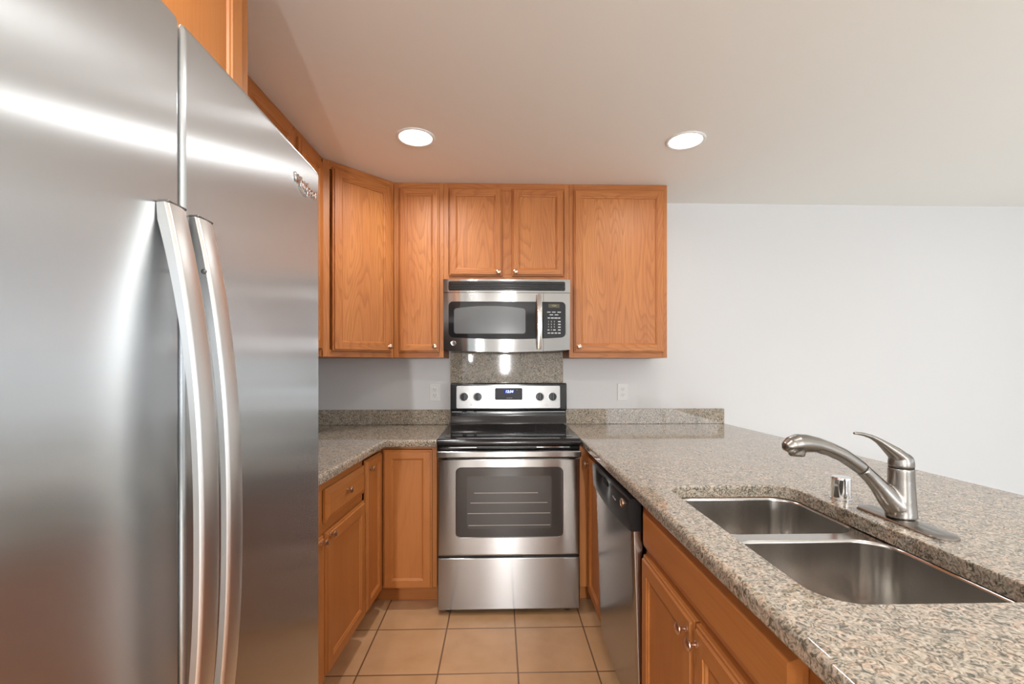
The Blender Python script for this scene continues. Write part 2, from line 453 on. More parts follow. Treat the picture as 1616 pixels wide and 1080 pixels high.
def carcass(root, wd, dp, z0, z1, toe=0, top=True, fy=0.0, p=.016):
    """hollow box of panels behind a face frame; local front at y=fy"""
    b = new()
    zb = z0 + toe
    box(b, 0, p, fy + .019, dp, zb, z1); box(b, wd - p, wd, fy + .019, dp, zb, z1)
    box(b, p, wd - p, fy + .019, dp, zb, zb + p); box(b, p, wd - p, dp - p, dp, zb + p, z1)
    if top: box(b, p, wd - p, fy + .019, dp - p, z1 - p, z1)
    obj('carcass', b, wood('V'), root, smooth=None)
    if toe:
        b = new(); box(b, 0, wd, .095, .11, 0, toe - .0005); obj('toe_kick', b, wood('H'), root, smooth=None)
def frame(root, wd, z0, z1, stiles, rails, name='face_frame'):
    """face frame from stiles (x0,x1) and rails (x0,x1,z0,z1); closed by a thin back board so nothing shows through"""
    b = new()
    for k, (x0, x1) in enumerate(stiles):
        if k < 2: box(b, x0, x1, 0, .0185, z0, z1, .0008, 1, 0)
        else: box(b, x0, x1, .0003, .0182, rails[0][3] + .0002, rails[1][2] - .0002, .0006, 1, 0)
    for k, (x0, x1, a, c) in enumerate(rails):
        e = .0006 if k > 1 else 0
        box(b, x0 + .0002, x1 - .0002, e, .0185 - e, a, c, .0006, 1, 1)
    return obj(name, b, [wood('V'), wood('H')], root, smooth=None)

# ---- upper cabinets on the back wall (local x = world x, front at y = 2.84)
UY, UD = 2.840, .312
def upper(label, x0, x1, z0, doors, fr=.052, stile=.03, mid=None):
    r = thing('upper_cabinet', label, 'cabinet', (x0, UY, z0), 0, 'wall hung upper cabinets'); wd = x1 - x0; h = CZ - z0 - .001
    carcass(r, wd, UD, 0, h)
    st = [(0, stile), (wd - stile, wd)] + ([mid] if mid else [])
    rl = [(stile, wd - stile, 0, .04), (stile, wd - stile, h - .045, h)]
    frame(r, wd, 0, h, st, rl)
    for d0, d1, a, c, k in doors:
        add_door(r, d0 - x0, d1 - x0, a - z0, c - z0, (k[0] - x0, k[1] - z0), fr)
    return r
ZD0, ZD1 = 1.389, 2.384
upper('narrow tall oak upper cabinet between the corner cabinet and the microwave', -.636, -.3365, 1.357,
      [(-.604, -.360, ZD0, ZD1, (-.386, 1.424))], fr=.040)
upper('short two-door oak upper cabinet directly above the microwave', -.3355, .4285, 1.826,
      [(-.302, .019, 1.852, ZD1, (-.004, 1.874)), (.078, .394, 1.852, ZD1, (.100, 1.876))], fr=.040, mid=(.019 + .3355, .078 + .3355))
upper('wide single-door oak upper cabinet to the right of the microwave', .4295, 1.034, 1.357,
      [(.455, 1.012, ZD0, ZD1, (.486, 1.424))], fr=.046)

# ---- diagonal corner upper cabinet
p0, p1 = Vector((-.943, 2.515)), Vector((-.6365, 2.840))
dv = p1 - p0; L = dv.length; ang = math.atan2(dv.y, dv.x)
r = thing('corner_cabinet', 'tall diagonal oak corner upper cabinet beside the refrigerator', 'cabinet', (p0.x, p0.y, 1.357), ang, 'wall hung upper cabinets')
inv = Matrix.Rotation(-ang, 2)
def loc2(x, y): v = inv @ (Vector((x, y)) - p0); return (v.x, v.y)
h = CZ - 1.357 - .001
b = new(); poly = [loc2(*q) for q in ((p0.x + .0135, p0.y - .0005), (p1.x - .0005, p1.y + .0135), (p1.x - .0005, WY - .002), (LX + .002, WY - .002), (LX + .002, p0.y - .0005))]
poly = [(x, max(y, .019)) if i < 2 else (x, y) for i, (x, y) in enumerate(poly)]
prism(b, poly, 0, h); obj('carcass', b, 'oakV', r, smooth=None)
frame(r, L, 0, h, [(.001, .04), (L - .026, L - .001)], [(.04, L - .026, 0, .04), (.04, L - .026, h - .045, h)])
add_door(r, .050, L - .024, ZD0 - 1.357, ZD1 - 1.357, (L - .047, 1.424 - 1.357), .05)

# ---- upper cabinets on the left wall: fronts face +x, local x runs away from the camera
def left_upper(label, y0, y1, doors, mid=None):
    a = R(90 - 1.2); wd = y1 - y0; z0 = 1.357
    r = thing('upper_cabinet', label, 'cabinet', (-.943 - (2.515 - y0) * math.tan(R(1.2)), y0, z0), a, 'wall hung upper cabinets')
    h = CZ - z0 - .001
    carcass(r, wd, .29, 0, h)
    frame(r, wd, 0, h, [(0, .03), (wd - .03, wd)] + ([mid] if mid else []), [(.03, wd - .03, 0, .04), (.03, wd - .03, h - .045, h)])
    for d0, d1, k in doors: add_door(r, d0, d1, ZD0 - z0, ZD1 - z0, (k, .07))
    return r
left_upper('oak upper cabinet on the left wall seen over the refrigerator top, farther from the corner', 1.275, 2.178, [(.03, .44, .41), (.46, .875, .49)], (.44, .46))
left_upper('narrow oak upper cabinet on the left wall adjoining the diagonal corner cabinet', 2.182, 2.506, [(.028, .302, .06)])

# ---- cabinet above the refrigerator
BASE = True
y0, y1 = .22, 1.243; wd = y1 - y0
r = thing('upper_cabinet', 'deep oak cabinet directly above the stainless refrigerator', 'cabinet', (-.660, y0, 1.86), R(90), 'wall hung upper cabinets')
h = CZ - 1.86 - .001
carcass(r, wd, .595, 0, h)
frame(r, wd, 0, h, [(0, .04), (wd - .058, wd), (.47, .52)], [(.04, wd - .058, 0, .04), (.04, wd - .058, h - .045, h)])
add_door(r, .03, .485, .03, h - .035, (.455, .06)); add_door(r, .505, wd - .055, .03, h - .035, (.535, .06))

BASE = True
# ---- base cabinets, left run
CB = .8745                                                # underside of the worktop
sk = R(2.9)
near = Vector((-.6835, 1.30)); far = Vector((-.6375, 2.243))
adir = math.atan2(2.515 - 1.30, -.640 + .702)             # skewed slightly from the wall
def lx(y): return -.640 - (2.515 - y) * .051
r = thing('base_cabinet', 'oak base cabinet with drawers beside the refrigerator', 'cabinet', (lx(1.30), 1.30, 0), adir)
wd = .945
carcass(r, wd, .40, 0, CB, .115, top=False)
frame(r, wd, .115, CB, [(0, .03), (wd - .012, wd), (.462, .502)], [(.03, wd - .012, .115, .14), (.03, wd - .012, CB - .045, CB), (.03, wd - .012, .66, .71)])
add_drawer(r, .022, .455, .705, .835, (.24, .77)); add_drawer(r, .503, .935, .705, .835, (.70, .782))
add_door(r, .022, .481, .118, .668, (.445, .652)); add_door(r, .503, .935, .118, .668, (.525, .657))

# ---- corner base cabinet with a folding pair of doors
r = thing('corner_base_cabinet', 'oak corner base cabinet with folding doors left of the range', 'cabinet', (-.640, 2.520, 0))
b = new()
prism(b, [(-.0, .019), (.306, .019), (.306, .625), (-.620, .625), (-.620, -.262), (-.0345, -.262), (-.0205, 0)], .115, CB)
obj('carcass', b, 'baseV', r, smooth=None)
b = new(); box(b, .278, .306, 0, .0185, .115, CB, .0008, 1, 0); box(b, 0, .278, 0, .0185, .115, .125, 0, 1, 1); box(b, 0, .278, 0, .0185, CB - .012, CB, 0, 1, 1)
obj('face_frame', b, ['baseV', 'baseH'], r, smooth=None)
b = new(); box(b, -.10, .306, .10, .115, 0, .1145); box(b, -.115, -.10, -.262, .115, 0, .1145); obj('toe_kick', b, 'baseH', r, smooth=None)
d = obj('door', door_bm(.262, .742, .045), ['baseV', 'baseH', 'baseV'], r, smooth=20, loc=(.020, -.002, .116))
d = obj('door', door_bm(.236, .735, .045), ['baseV', 'baseH', 'baseV'], r, smooth=20, loc=(-.0115, -.257, .116), rotz=adir)
add_knob(d, .035, .69)

# ---- right of the range: filler + narrow door, dishwasher, sink cabinet, drawer cabinet (fronts face -x)
PX = .487
def pen_loc(y): return (PX, y, 0)
r = thing('base_cabinet', 'narrow oak base cabinet squeezed between range and dishwasher', 'cabinet', pen_loc(2.520), R(-90))
carcass(r, .395, .58, 0, CB, .115, top=False)
frame(r, .395, .115, CB, [(0, .085), (.37, .395)], [(.085, .37, .115, .14), (.085, .37, CB - .045, CB)])
b = new(); box(b, 0, .0185, -.0525, -.0005, .115, CB, .0008, 1); obj('filler_strip', b, 'baseV', r, smooth=None)
b = new(); box(b, -.105, -.09, -.0525, .0945, 0, .1145); obj('toe_kick', b, 'baseH', r, smooth=None)
add_door(r, .082, .385, .120, .842, (.112, .800))

r = thing('sink_cabinet', 'oak sink base cabinet with two doors under a false drawer front', 'cabinet', pen_loc(1.525), R(-90))
wd = .835
carcass(r, wd, .58, 0, CB, .115, top=False, p=.006)
frame(r, wd, .115, CB, [(0, .03), (wd - .03, wd), (.39, .44)], [(.03, wd - .03, .115, .14), (.03, wd - .03, CB - .030, CB), (.03, wd - .03, .665, .725)])
add_drawer(r, .008, .808, .718, .852, name='false_drawer_front')
add_door(r, .008, .408, .120, .690, (.378, .655)); add_door(r, .418, .808, .120, .690, (.440, .652))

r = thing('base_cabinet', 'oak drawer base cabinet at the near end of the peninsula', 'cabinet', pen_loc(.688), R(-90))
wd = .80
carcass(r, wd, .58, 0, CB, .115, top=False)
frame(r, wd, .115, CB, [(0, .03), (wd - .03, wd)], [(.03, wd - .03, .115, .14), (.03, wd - .03, CB - .030, CB), (.03, wd - .03, .69, .725), (.03, wd - .03, .41, .44)])
for a, c in ((.718, .852), (.435, .695), (.120, .415)): add_drawer(r, .022, wd - .022, a, c, (wd / 2, (a + c) / 2))

# panel closing the living side of the peninsula
b = new(); box(b, 1.085, 1.105, -.15, WY - .003, 0, CB); tag(obj('peninsula_panel', b, 'wall', smooth=None), 'white panel closing the back of the peninsula cabinets under the overhang', 'panel')

# ------------------------------------------------------------------ worktops
def slab(poly, z0, z1, r=.013, hole=None, hr=.006):
    """worktop with a rounded edge and an optional cut-out; poly counter-clockwise"""
    bm = new(); t = new()
    steps = [(r, z1)] + [(r * (1 - math.sin(a)), z1 - r * (1 - math.cos(a))) for a in (R(25), R(50), R(72), R(90))]
    steps += [(r * .55 * (1 - math.cos(a)), z0 + r * .55 * (1 - math.sin(a))) for a in (0, R(45), R(90))]
    rings = [[(x, y, z) for x, y in offset_poly(poly, d)] for d, z in steps]
    vr = [[t.verts.new(p) for p in ring] for ring in rings]; n = len(poly)
    for a, c in zip(vr, vr[1:]):
        for i in range(n): t.faces.new((a[i], a[(i + 1) % n], c[(i + 1) % n], c[i]))
    hv = None
    if hole:
        hs = [(-hr, z1), (-hr * .3, z1 - hr * .3), (0, z1 - hr), (0, z0)]
        hv = [[t.verts.new((x, y, z)) for x, y in offset_poly(hole, d)] for d, z in hs]; m = len(hole)
        for a, c in zip(hv, hv[1:]):
            for i in range(m): t.faces.new((a[i], c[i], c[(i + 1) % m], a[(i + 1) % m]))
    t.edges.ensure_lookup_table()
    for k in (0, -1):
        es = [t.edges.get((vr[k][i], vr[k][(i + 1) % n])) for i in range(n)]
        if hv: es += [t.edges.get((hv[k][i], hv[k][(i + 1) % len(hole)])) for i in range(len(hole))]
        bmesh.ops.triangle_fill(t, edges=es, use_beauty=True, use_dissolve=False)
    bmesh.ops.recalc_face_normals(t, faces=t.faces[:])
    return merge(bm, t)
CT = .914
o = obj('countertop', slab([(-1.262, 1.10), (-.672, 1.10), (-.602, 2.484), (-.3300, 2.484), (-.3300, 3.152), (-1.262, 3.152)], .876, CT), 'granite')
tag(o, 'L-shaped granite countertop left of the range behind the refrigerator', 'countertop')
hole = rrect(.749, 1.137, .202, .378, .072, 8)
o = obj('countertop', slab([(.4405, -.15), (1.66, -.15), (1.547, 3.152), (.4405, 3.152)], .876, CT, hole=hole), 'granite')
tag(o, 'long granite peninsula countertop holding the sink and faucet', 'countertop')
for label, x0, x1, z0, z1 in (
        ('low granite backsplash strip on the wall left of the range', -1.262, -.3275, CT + .0005, 1.013),
        ('low granite backsplash strip on the wall right of the range', .4475, 1.534, CT + .0005, 1.016),
        ('tall granite splash panel on the wall between range and microwave', -.3255, .4325, .9, 1.397)):
    b = new(); box(b, x0, x1, 3.130, WY - .001, z0, z1, .0015, 1); tag(obj('backsplash', b, 'granite'), label, 'backsplash')

# ------------------------------------------------------------------ sink
r = thing('kitchen_sink', 'double bowl stainless steel sink set under the granite peninsula', 'sink', (.75, 1.137, .70))
off = Vector((.75, 1.137, .70))
SZ = .8735
bowls = [(.751, 1.3485, .205, .1635), (.751, .952, .205, .1925)]
t = new()
outer = [t.verts.new((x, y, SZ)) for x, y in rrect(.751, 1.132, .235, .385, .05, 4)]
es = [t.edges.new((outer[i], outer[(i + 1) % len(outer)])) for i in range(len(outer))]
for cx, cy, hx, hy in bowls:
    q = [t.verts.new((x, y, SZ)) for x, y in rrect(cx, cy, hx, hy, .078, 10)]
    es += [t.edges.new((q[i], q[(i + 1) % len(q)])) for i in range(len(q))]
bmesh.ops.triangle_fill(t, edges=es, use_beauty=True, use_dissolve=False)
for f in t.faces:
    if f.normal.z < 0: f.normal_flip()
bmesh.ops.translate(t, verts=t.verts[:], vec=-off)
obj('rim', merge(new(), t), 'sink', r)
for cx, cy, hx, hy in bowls:
    prof = [(0, SZ), (.0015, SZ - .001), (.004, SZ - .004), (.005, SZ - .008), (.011, SZ - .16), (.014, SZ - .178), (.022, SZ - .192), (.036, SZ - .199), (.060, SZ - .201)]
    rings = [[Vector((x, y, z)) - off for x, y in rrect(cx, cy, hx - i, hy - i, max(.078 - i * .55, .03), 10)] for i, z in prof]
    b = loft(new(), rings, False, True)
    for f in b.faces: f.normal_flip()
    bw = obj('bowl', b, 'sink', r, smooth=50)
    b = lathe(new(), [(.044, .0045), (.043, .006), (.036, .005), (.030, .002), (.026, .0015), (.0005, .0018)], at=Vector((cx, cy, SZ - .2035)) - off)
    obj('drain', b, 'chrome', bw)

# ------------------------------------------------------------------ faucet (stands behind the bowls, spout towards the aisle)
FYc = 1.165
r = thing('faucet', 'brushed nickel pull-out faucet standing behind the sink', 'faucet', (1.030, FYc, CT))
off = Vector((1.030, FYc, CT))
def P(x, z, y=0): return Vector((x, FYc + y, z)) - off
# deck plate: long rounded plate running along the sink
pl = [(x - off.x, y - off.y) for x, y in rrect(1.022, 1.150, .032, .134, .0315, 8)]
rings = [[(x, y, z) for x, y in offset_poly(pl, d)] for d, z in ((0, .0003), (0, .003), (.002, .0055), (.012, .0075), (.020, .0085))]
obj('deck_plate', loft(new(), rings), 'nickel', r)
b = new()
lathe(b, [(.0345, .0085), (.0335, .016), (.0315, .040), (.0300, .070), (.0285, .105), (.0280, .1345)], n=32)
tube(b, [P(1.034, .938), P(1.014, .952), P(.998, .969), P(.973, .999), P(.951, 1.023), P(.9285, 1.0445)], [.030, .029, .026, .0205, .0178, .0168], n=24)
body = obj('body', b, 'nickel', r, weighted=False)
md = body.modifiers.new('weld', 'REMESH'); md.mode = 'VOXEL'; md.voxel_size = .0022; md.use_smooth_shade = True
md = body.modifiers.new('soften', 'SMOOTH'); md.factor = .5; md.iterations = 14
# pull-out spray head
b = new()
tube(b, [P(.927, 1.046), P(.916, 1.0545), P(.904, 1.063), P(.877, 1.081), P(.843, 1.0965), P(.811, 1.107), P(.782, 1.1115), P(.760, 1.1115), P(.745, 1.107), P(.735, 1.100), P(.730, 1.092)],
     [.0172, .0174, .0176, .0178, .0182, .0196, .0225, .0240, .0225, .0180, .010], n=24)
lathe(b, [(.0195, .0), (.0200, -.012), (.0192, -.026), (.0175, -.030), (.0165, -.0305), (.0160, -.028)], at=P(.758, 1.109), n=24)
sp = obj('spray_head', b, 'nickel', r, weighted=False)
md = sp.modifiers.new('weld', 'REMESH'); md.mode = 'VOXEL'; md.voxel_size = .0020; md.use_smooth_shade = True
md = sp.modifiers.new('soften', 'SMOOTH'); md.factor = .5; md.iterations = 8
d = (P(.9285, 1.0445) - P(.951, 1.023)).normalized()
c0 = P(.9275, 1.0455)
obj('joint_ring', tube(new(), [c0 - d * .0008, c0 + d * .0012], .0158, n=24), 'rubber', r)
# lever handle: cap sitting on the body and the arm sweeping up over the spout
b = new()
lathe(b, [(.0275, .1365), (.0278, .142), (.0272, .152), (.0245, .162), (.0170, .170), (.006, .1735), (.0004, .174)], n=32)
tube(b, [P(1.034, 1.060), P(1.026, 1.074), P(1.010, 1.088), P(.990, 1.103), P(.972, 1.1165), P(.953, 1.127), P(.931, 1.134), P(.912, 1.1368), P(.905, 1.1368)],
     [.020, .019, .0160, .0115, .0080, .0058, .0046, .0040, .0032], n=20, flat=(1.35, 1))
lv = obj('lever', b, 'nickel', r, weighted=False)
md = lv.modifiers.new('weld', 'REMESH'); md.mode = 'VOXEL'; md.voxel_size = .0018; md.use_smooth_shade = True
md = lv.modifiers.new('soften', 'SMOOTH'); md.factor = .5; md.iterations = 10
obj('seam_ring', lathe(new(), [(.0268, .1343), (.0268, .1367)], n=32), 'rubber', r)
# air gap cap
r = thing('air_gap', 'small chrome air gap cap on the granite beside the faucet', 'air gap', (1.013, 1.352, CT))
obj('base_ring', lathe(new(), [(.0285, .0003), (.0285, .004), (.026, .006), (.0255, .006)], n=32), 'chrome', r)
cp = obj('cap', lathe(new(), [(.0255, .006), (.0255, .060), (.0250, .064), (.0235, .0665), (.0195, .0672), (.0005, .0675)], n=36), 'chrome', r)

# ------------------------------------------------------------------ refrigerator (fronts face +x)
fx, fy0, fy1 = -.3965, .145, 1.060
r = thing('refrigerator', 'large stainless steel side-by-side refrigerator on the left', 'refrigerator', (-.83, .60, 0), R(.9))
o0 = Vector((-.83, .60, 0))
b = new(); box(b, -1.245 - o0.x, -.476 - o0.x, fy0 - .60 + .004, fy1 - .60 - .002, .02, 1.725, .004, 2); obj('cabinet_body', b, 'charcoal', r)
b = new(); box(b, -.475 - o0.x, -.44 - o0.x, fy0 - .59, fy1 - .61, .02, .095, .003, 1)
for k in range(6): box(b, -.4405 - o0.x, -.437 - o0.x, fy0 - .55, fy1 - .65, .030 + k * .0095, .0345 + k * .0095)
obj('kick_grille', b, 'blackplastic', r)
def fridge_door(y0, y1, name, handle_y):
    """door with rounded upright edges and a slightly bowed face; plan profile extruded"""
    y0 -= .60; y1 -= .60; xb, xf = -.470 - o0.x, fx - o0.x; rr = .007
    prof = [(xb, y1), (xb, y0)]
    pts = []
    for k in range(7):
        a = R(90 * k / 6); pts.append((xf - .003 - rr + rr * math.sin(a), y0 + rr - rr * math.cos(a)))
    n = 16
    for k in range(1, n):
        u = k / n; y = y0 + rr + (y1 - y0 - 2 * rr) * u
        pts.append((xf - .003 + .001 * (1 - (2 * u - 1) ** 2), y))
    for k in range(7):
        a = R(90 * k / 6); pts.append((xf - .003 - rr + rr * math.cos(a), y1 - rr + rr * math.sin(a)))
    prof += pts
    b = new()
    steps = [(.008, .100), (.002, .1015), (0, .108), (0, 1.737), (.002, 1.7435), (.008, 1.745)]
    prof = prof[::-1]
    prof = [p for p in prof]
    # make the outline counter-clockwise
    ar = sum(prof[i - 1][0] * prof[i][1] - prof[i][0] * prof[i - 1][1] for i in range(len(prof)))
    if ar < 0: prof = prof[::-1]
    rings = [[(x, y, z) for x, y in offset_poly(prof, dd)] for dd, z in steps]
    loft(b, rings)
    d = obj(name, b, 'fridge', r, smooth=40)
    # bowed bar handle: wide, standing off the door in the middle
    h0, h1, zc0, zc1 = handle_y[0] - .60, handle_y[1] - .60, .70, 1.500
    rings = []; K = 40
    for k in range(K + 1):
        u = 2 * k / K - 1; z = zc0 + (zc1 - zc0) * k / K
        out = fx - o0.x + .012 + .040 * (1 - abs(u) ** 2.3)
        th = .012 + .006 * abs(u) ** 3
        back = max(out - th, fx - o0.x - .001) if abs(u) < .97 else fx - o0.x - .002
        wv = .0045
        cs = [(back, h0 + .002), (out - .004, h0), (out - .001, h0 + wv * .5), (out, h0 + wv), (out + .0012, (h0 + h1) / 2), (out, h1 - wv), (out - .001, h1 - wv * .5), (out - .004, h1), (back, h1 - .002)]
        rings.append([(x, y, z) for x, y in cs])
    hb = loft(new(), rings, True, True, 0)
    hd = obj('handle', hb, ['fridge_handle'], d, smooth=40)
    hd['label'] = 'bowed satin steel bar handle'
    hm = (h0 + h1) / 2
    b = new(); box(b, fx - o0.x - .001, fx - o0.x + .0125, h0 + .001, h1 - .001, zc1 - .0005, zc1 + .003, .001, 1)
    obj('end_cap', b, 'dark_steel', d)
    return d
dl = fridge_door(fy0, .5885, 'freezer_door', (.543, .5785))
dr = fridge_door(.5945, fy1, 'fridge_door', (.5985, .633))
b = lathe(new(), [(.0032, 0), (.0032, -.002), (.001, -.003)], 'y', at=(fx - o0.x + .020, .5985 - .60 + .0005, 1.43)); obj('set_screw', b, 'dark_steel', dr)
b = new(); put_text(b, 'Whirlpool', .0265, (fx - o0.x + .0002, .975 - .60, 1.682), FACE_X, depth=.0014, shear=.15, bold=.0004)
ring = [(fx - o0.x + .001, .972 - .60 + .026 * math.cos(R(a)), 1.678 + .014 * math.sin(R(a))) for a in range(190, 352, 9)]
tube(b, ring, .0012, n=8)
bd = obj('badge', b, 'chrome', dr, smooth=None); bd['label'] = 'small chrome lettering badge'
b = new(); box(b, -.60 - o0.x, -.45 - o0.x, .555 - .60, .63 - .60, 1.7255, 1.742, .003, 1); obj('hinge_cover', b, 'charcoal', r)

# ------------------------------------------------------------------ range
x0, x1 = -.3225, .4275; xm = (x0 + x1) / 2; F = 2.445
r = thing('range', 'stainless steel electric range with black glass cooktop', 'stove', (xm, 2.78, 0))
o0 = Vector((xm, 2.78, 0))
def rb(bm, a0, a1, b0, b1, c0, c1, bev=0, seg=2, mi=0): return box(bm, a0 - o0.x, a1 - o0.x, b0 - o0.y, b1 - o0.y, c0, c1, bev, seg, mi)
def rrect_plate(bm, xa, xb, za, zb, y_front, y_back, rad, mi=0, edge=0, n=6):
    """upright rounded-rectangle plate facing -y"""
    out = rrect((xa + xb) / 2, (za + zb) / 2, (xb - xa) / 2, (zb - za) / 2, rad, n)
    steps = [(0, y_back), (0, y_front + edge), (edge * .3, y_front + edge * .3), (edge, y_front)] if edge else [(0, y_back), (0, y_front)]
    rings = [[(x, y, z) for x, z in offset_poly(out, dd)] for dd, y in steps]
    return loft(bm, rings, True, True, mi)
b = new(); rb(b, x0 + .002, x1 - .002, 2.483, 3.11, .03, .886); obj('body', b, 'charcoal', r)
# cooktop with a rolled front edge
b = new()
prof = [(2.452, .888), (2.436, .890), (2.428, .896), (2.4255, .905), (2.427, .914), (2.433, .9215), (2.444, .9255), (2.470, .9265), (3.055, .9265), (3.055, .888)]
rings = [[(x - o0.x, y - o0.y, z) for y, z in prof] for x in (x0 - .003, x0, x0 + .004, x1 - .004, x1, x1 + .003)]
for k, ins in ((0, .004), (-1, .004)):
    cy = sum(p[0] for p in prof) / len(prof); cz = .907
    rings[k] = [(p[0], p[1] + (ins if p[1] + o0.y < 2.5 else -ins), p[2] + (ins if p[2] < cz else -ins)) for p in rings[k]]
loft(b, rings); ck = obj('cooktop', b, 'black', r)
b = new(); ol = rrect(xm - o0.x, 2.765 - o0.y, .345, .275, .02, 6)
loft(b, [[(x, y, z) for x, y in offset_poly(ol, dd)] for dd, z in ((0, .9262), (0, .9272), (.002, .9282))]); obj('glass_top', b, 'blackglass', ck)
bp = simple('burner_print', (.045, .045, .047), .2)
for cx, cy, rad in ((xm - .17, 2.62, .105), (xm + .18, 2.62, .085), (xm - .17, 2.90, .08), (xm + .18, 2.90, .10)):
    t = new(); q = []
    for i in range(48):
        a = 2 * math.pi * i / 48; q.append([t.verts.new((cx - o0.x + rr * math.cos(a), cy - o0.y + rr * math.sin(a), .92845)) for rr in (rad, rad - .002)])
    for i in range(48):
        j = (i + 1) % 48; t.faces.new((q[i][0], q[j][0], q[j][1], q[i][1]))
    obj('burner_ring', t, bp, ck)
# strip above the door with two bright vent slots
b = new(); rb(b, x0 + .001, x1 - .001, 2.449, 2.482, .868, .8878, .002, 1); st = obj('vent_strip', b, 'black', r)
for a0, a1 in ((x0 + .025, x0 + .205), (x1 - .230, x1 - .055)):
    obj('vent_slot', rb(new(), a0, a1, 2.4472, 2.4492, .8775, .8815, .0008, 1), 'chrome', st)
# oven door
b = new()
wx0, wx1, wz0, wz1 = -.227, .339, .405, .776
t = new()
def drect(y, i): return [(x0 + .001 + i - o0.x, y - o0.y, .3095 + i), (x1 - .001 - i - o0.x, y - o0.y, .3095 + i), (x1 - .001 - i - o0.x, y - o0.y, .823 - i), (x0 + .001 + i - o0.x, y - o0.y, .823 - i)]
rings = [[Vector(p) for p in drect(2.481, 0)]]
for k in range(6):
    a = R(90 * k / 5); rings.append([Vector(p) for p in drect(F + .010 - .010 * math.sin(a), .010 * (1 - math.cos(a)))])
vr = [[t.verts.new(p) for p in q] for q in rings]
for a, c in zip(vr, vr[1:]):
    for i in range(4): t.faces.new((a[i], a[(i + 1) % 4], c[(i + 1) % 4], c[i]))
t.faces.new(vr[0][::-1])
win = rrect((wx0 + wx1) / 2 - o0.x, (wz0 + wz1) / 2, (wx1 - wx0) / 2, (wz1 - wz0) / 2, .028, 6)
hv = [t.verts.new((x, F - o0.y, z)) for x, z in win]; hv2 = [t.verts.new((x, F + .004 - o0.y, z)) for x, z in offset_poly(win, .004)]
n = len(win)
for i in range(n): t.faces.new((hv[i], hv[(i + 1) % n], hv2[(i + 1) % n], hv2[i]))
es = [t.edges.get((vr[-1][i], vr[-1][(i + 1) % 4])) for i in range(4)] + [t.edges.get((hv[i], hv[(i + 1) % n])) for i in range(n)]
bmesh.ops.triangle_fill(t, edges=es, use_beauty=True, use_dissolve=False)
bmesh.ops.recalc_face_normals(t, faces=t.faces[:])
od = obj('oven_door', merge(b, t), 'steelH', r, smooth=30)
gl = obj('window', rrect_plate(new(), wx0 + .003, wx1 - .003, wz0 + .003, wz1 - .003, F + .0032 , F + .012, .026), 'ovenglass', od)
gl.location = (0, 0, 0)
for v in gl.data.vertices: v.co.x -= o0.x; v.co.y -= o0.y
b = rrect_plate(new(), -.168, .277, .452, .728, F + .0026, F + .0033, .012)
for v in b.verts: v.co.x -= o0.x; v.co.y -= o0.y
sc = obj('screen', b, 'cavity', gl)
b = new()
for z, a0, a1 in ((.640, -.130, .205), (.588, -.150, .255), (.533, -.165, .270), (.470, -.160, .270)):
    rb(b, a0, a1, F + .0016, F + .0025, z - .0016, z + .0016)
obj('rack_wires', b, 'rack', gl)
# full-width door handle
b = new(); rb(b, x0 + .001, x1 - .001, 2.398, 2.420, .834, .8675, .006, 3)
for xa in (x0 + .02, x1 - .05): rb(b, xa, xa + .03, 2.418, 2.447, .838, .862, .003, 1)
hd = obj('handle', b, 'steelH', od)
b = new(); rb(b, x0 + .002, x1 - .002, 2.458, 2.482, .8235, .8675); obj('shadow_gap', b, 'black', r)
# storage drawer
b = new(); rb(b, x0 + .001, x1 - .001, F - .001, 2.482, .027, .2995, .006, 3); dw = obj('drawer', b, 'steelH', r)
b = new(); rb(b, x0 + .002, x1 - .002, 2.455, 2.482, .300, .309); rb(b, xm - .24, xm + .08, 2.449, 2.462, .2985, .3035, .002, 1); obj('pull_recess', b, 'black', dw)
for fxp in (-.267, .366):
    for fyp in (2.50, 3.06):
        obj('foot', lathe(new(), [(.018, .0005), (.018, .010), (.011, .012), (.011, .031)], at=(fxp - o0.x, fyp - o0.y, 0)), 'rubber', r)
# backguard
gx0, gx1 = -.3155, .4435
b = new()
prof = [(3.050, .9275), (3.054, .945), (3.064, .972), (3.068, .995), (3.068, 1.010), (3.060, 1.0135), (3.046, 1.0165), (3.0405, 1.021), (3.039, 1.030), (3.046, 1.184), (3.050, 1.191), (3.058, 1.1945), (3.118, 1.1945), (3.122, 1.19), (3.122, .9275)]
rings = [[(x - o0.x, y - o0.y, z) for y, z in prof] for x in (gx0, gx0 + .004, gx1 - .004, gx1)]
for k in (0, -1): rings[k] = [(p[0], p[1] + (.003 if p[1] + o0.y < 3.09 else -.002), p[2] - (.003 if p[2] > 1.1 else 0)) for p in rings[k]]
loft(b, rings); bg = obj('backguard', b, 'black', r)
b = new()
rb(b, gx0 + .006, gx0 + .075, 3.0655, 3.0695, 1.002, 1.0085, .001, 1); rb(b, gx0 + .105, gx0 + .150, 3.0655, 3.0695, 1.003, 1.0085, .001, 1); rb(b, gx0 + .170, gx1 - .006, 3.0655, 3.0695, 1.002, 1.0085, .001, 1)
obj('vent_trim', b, 'dark_steel', bg)
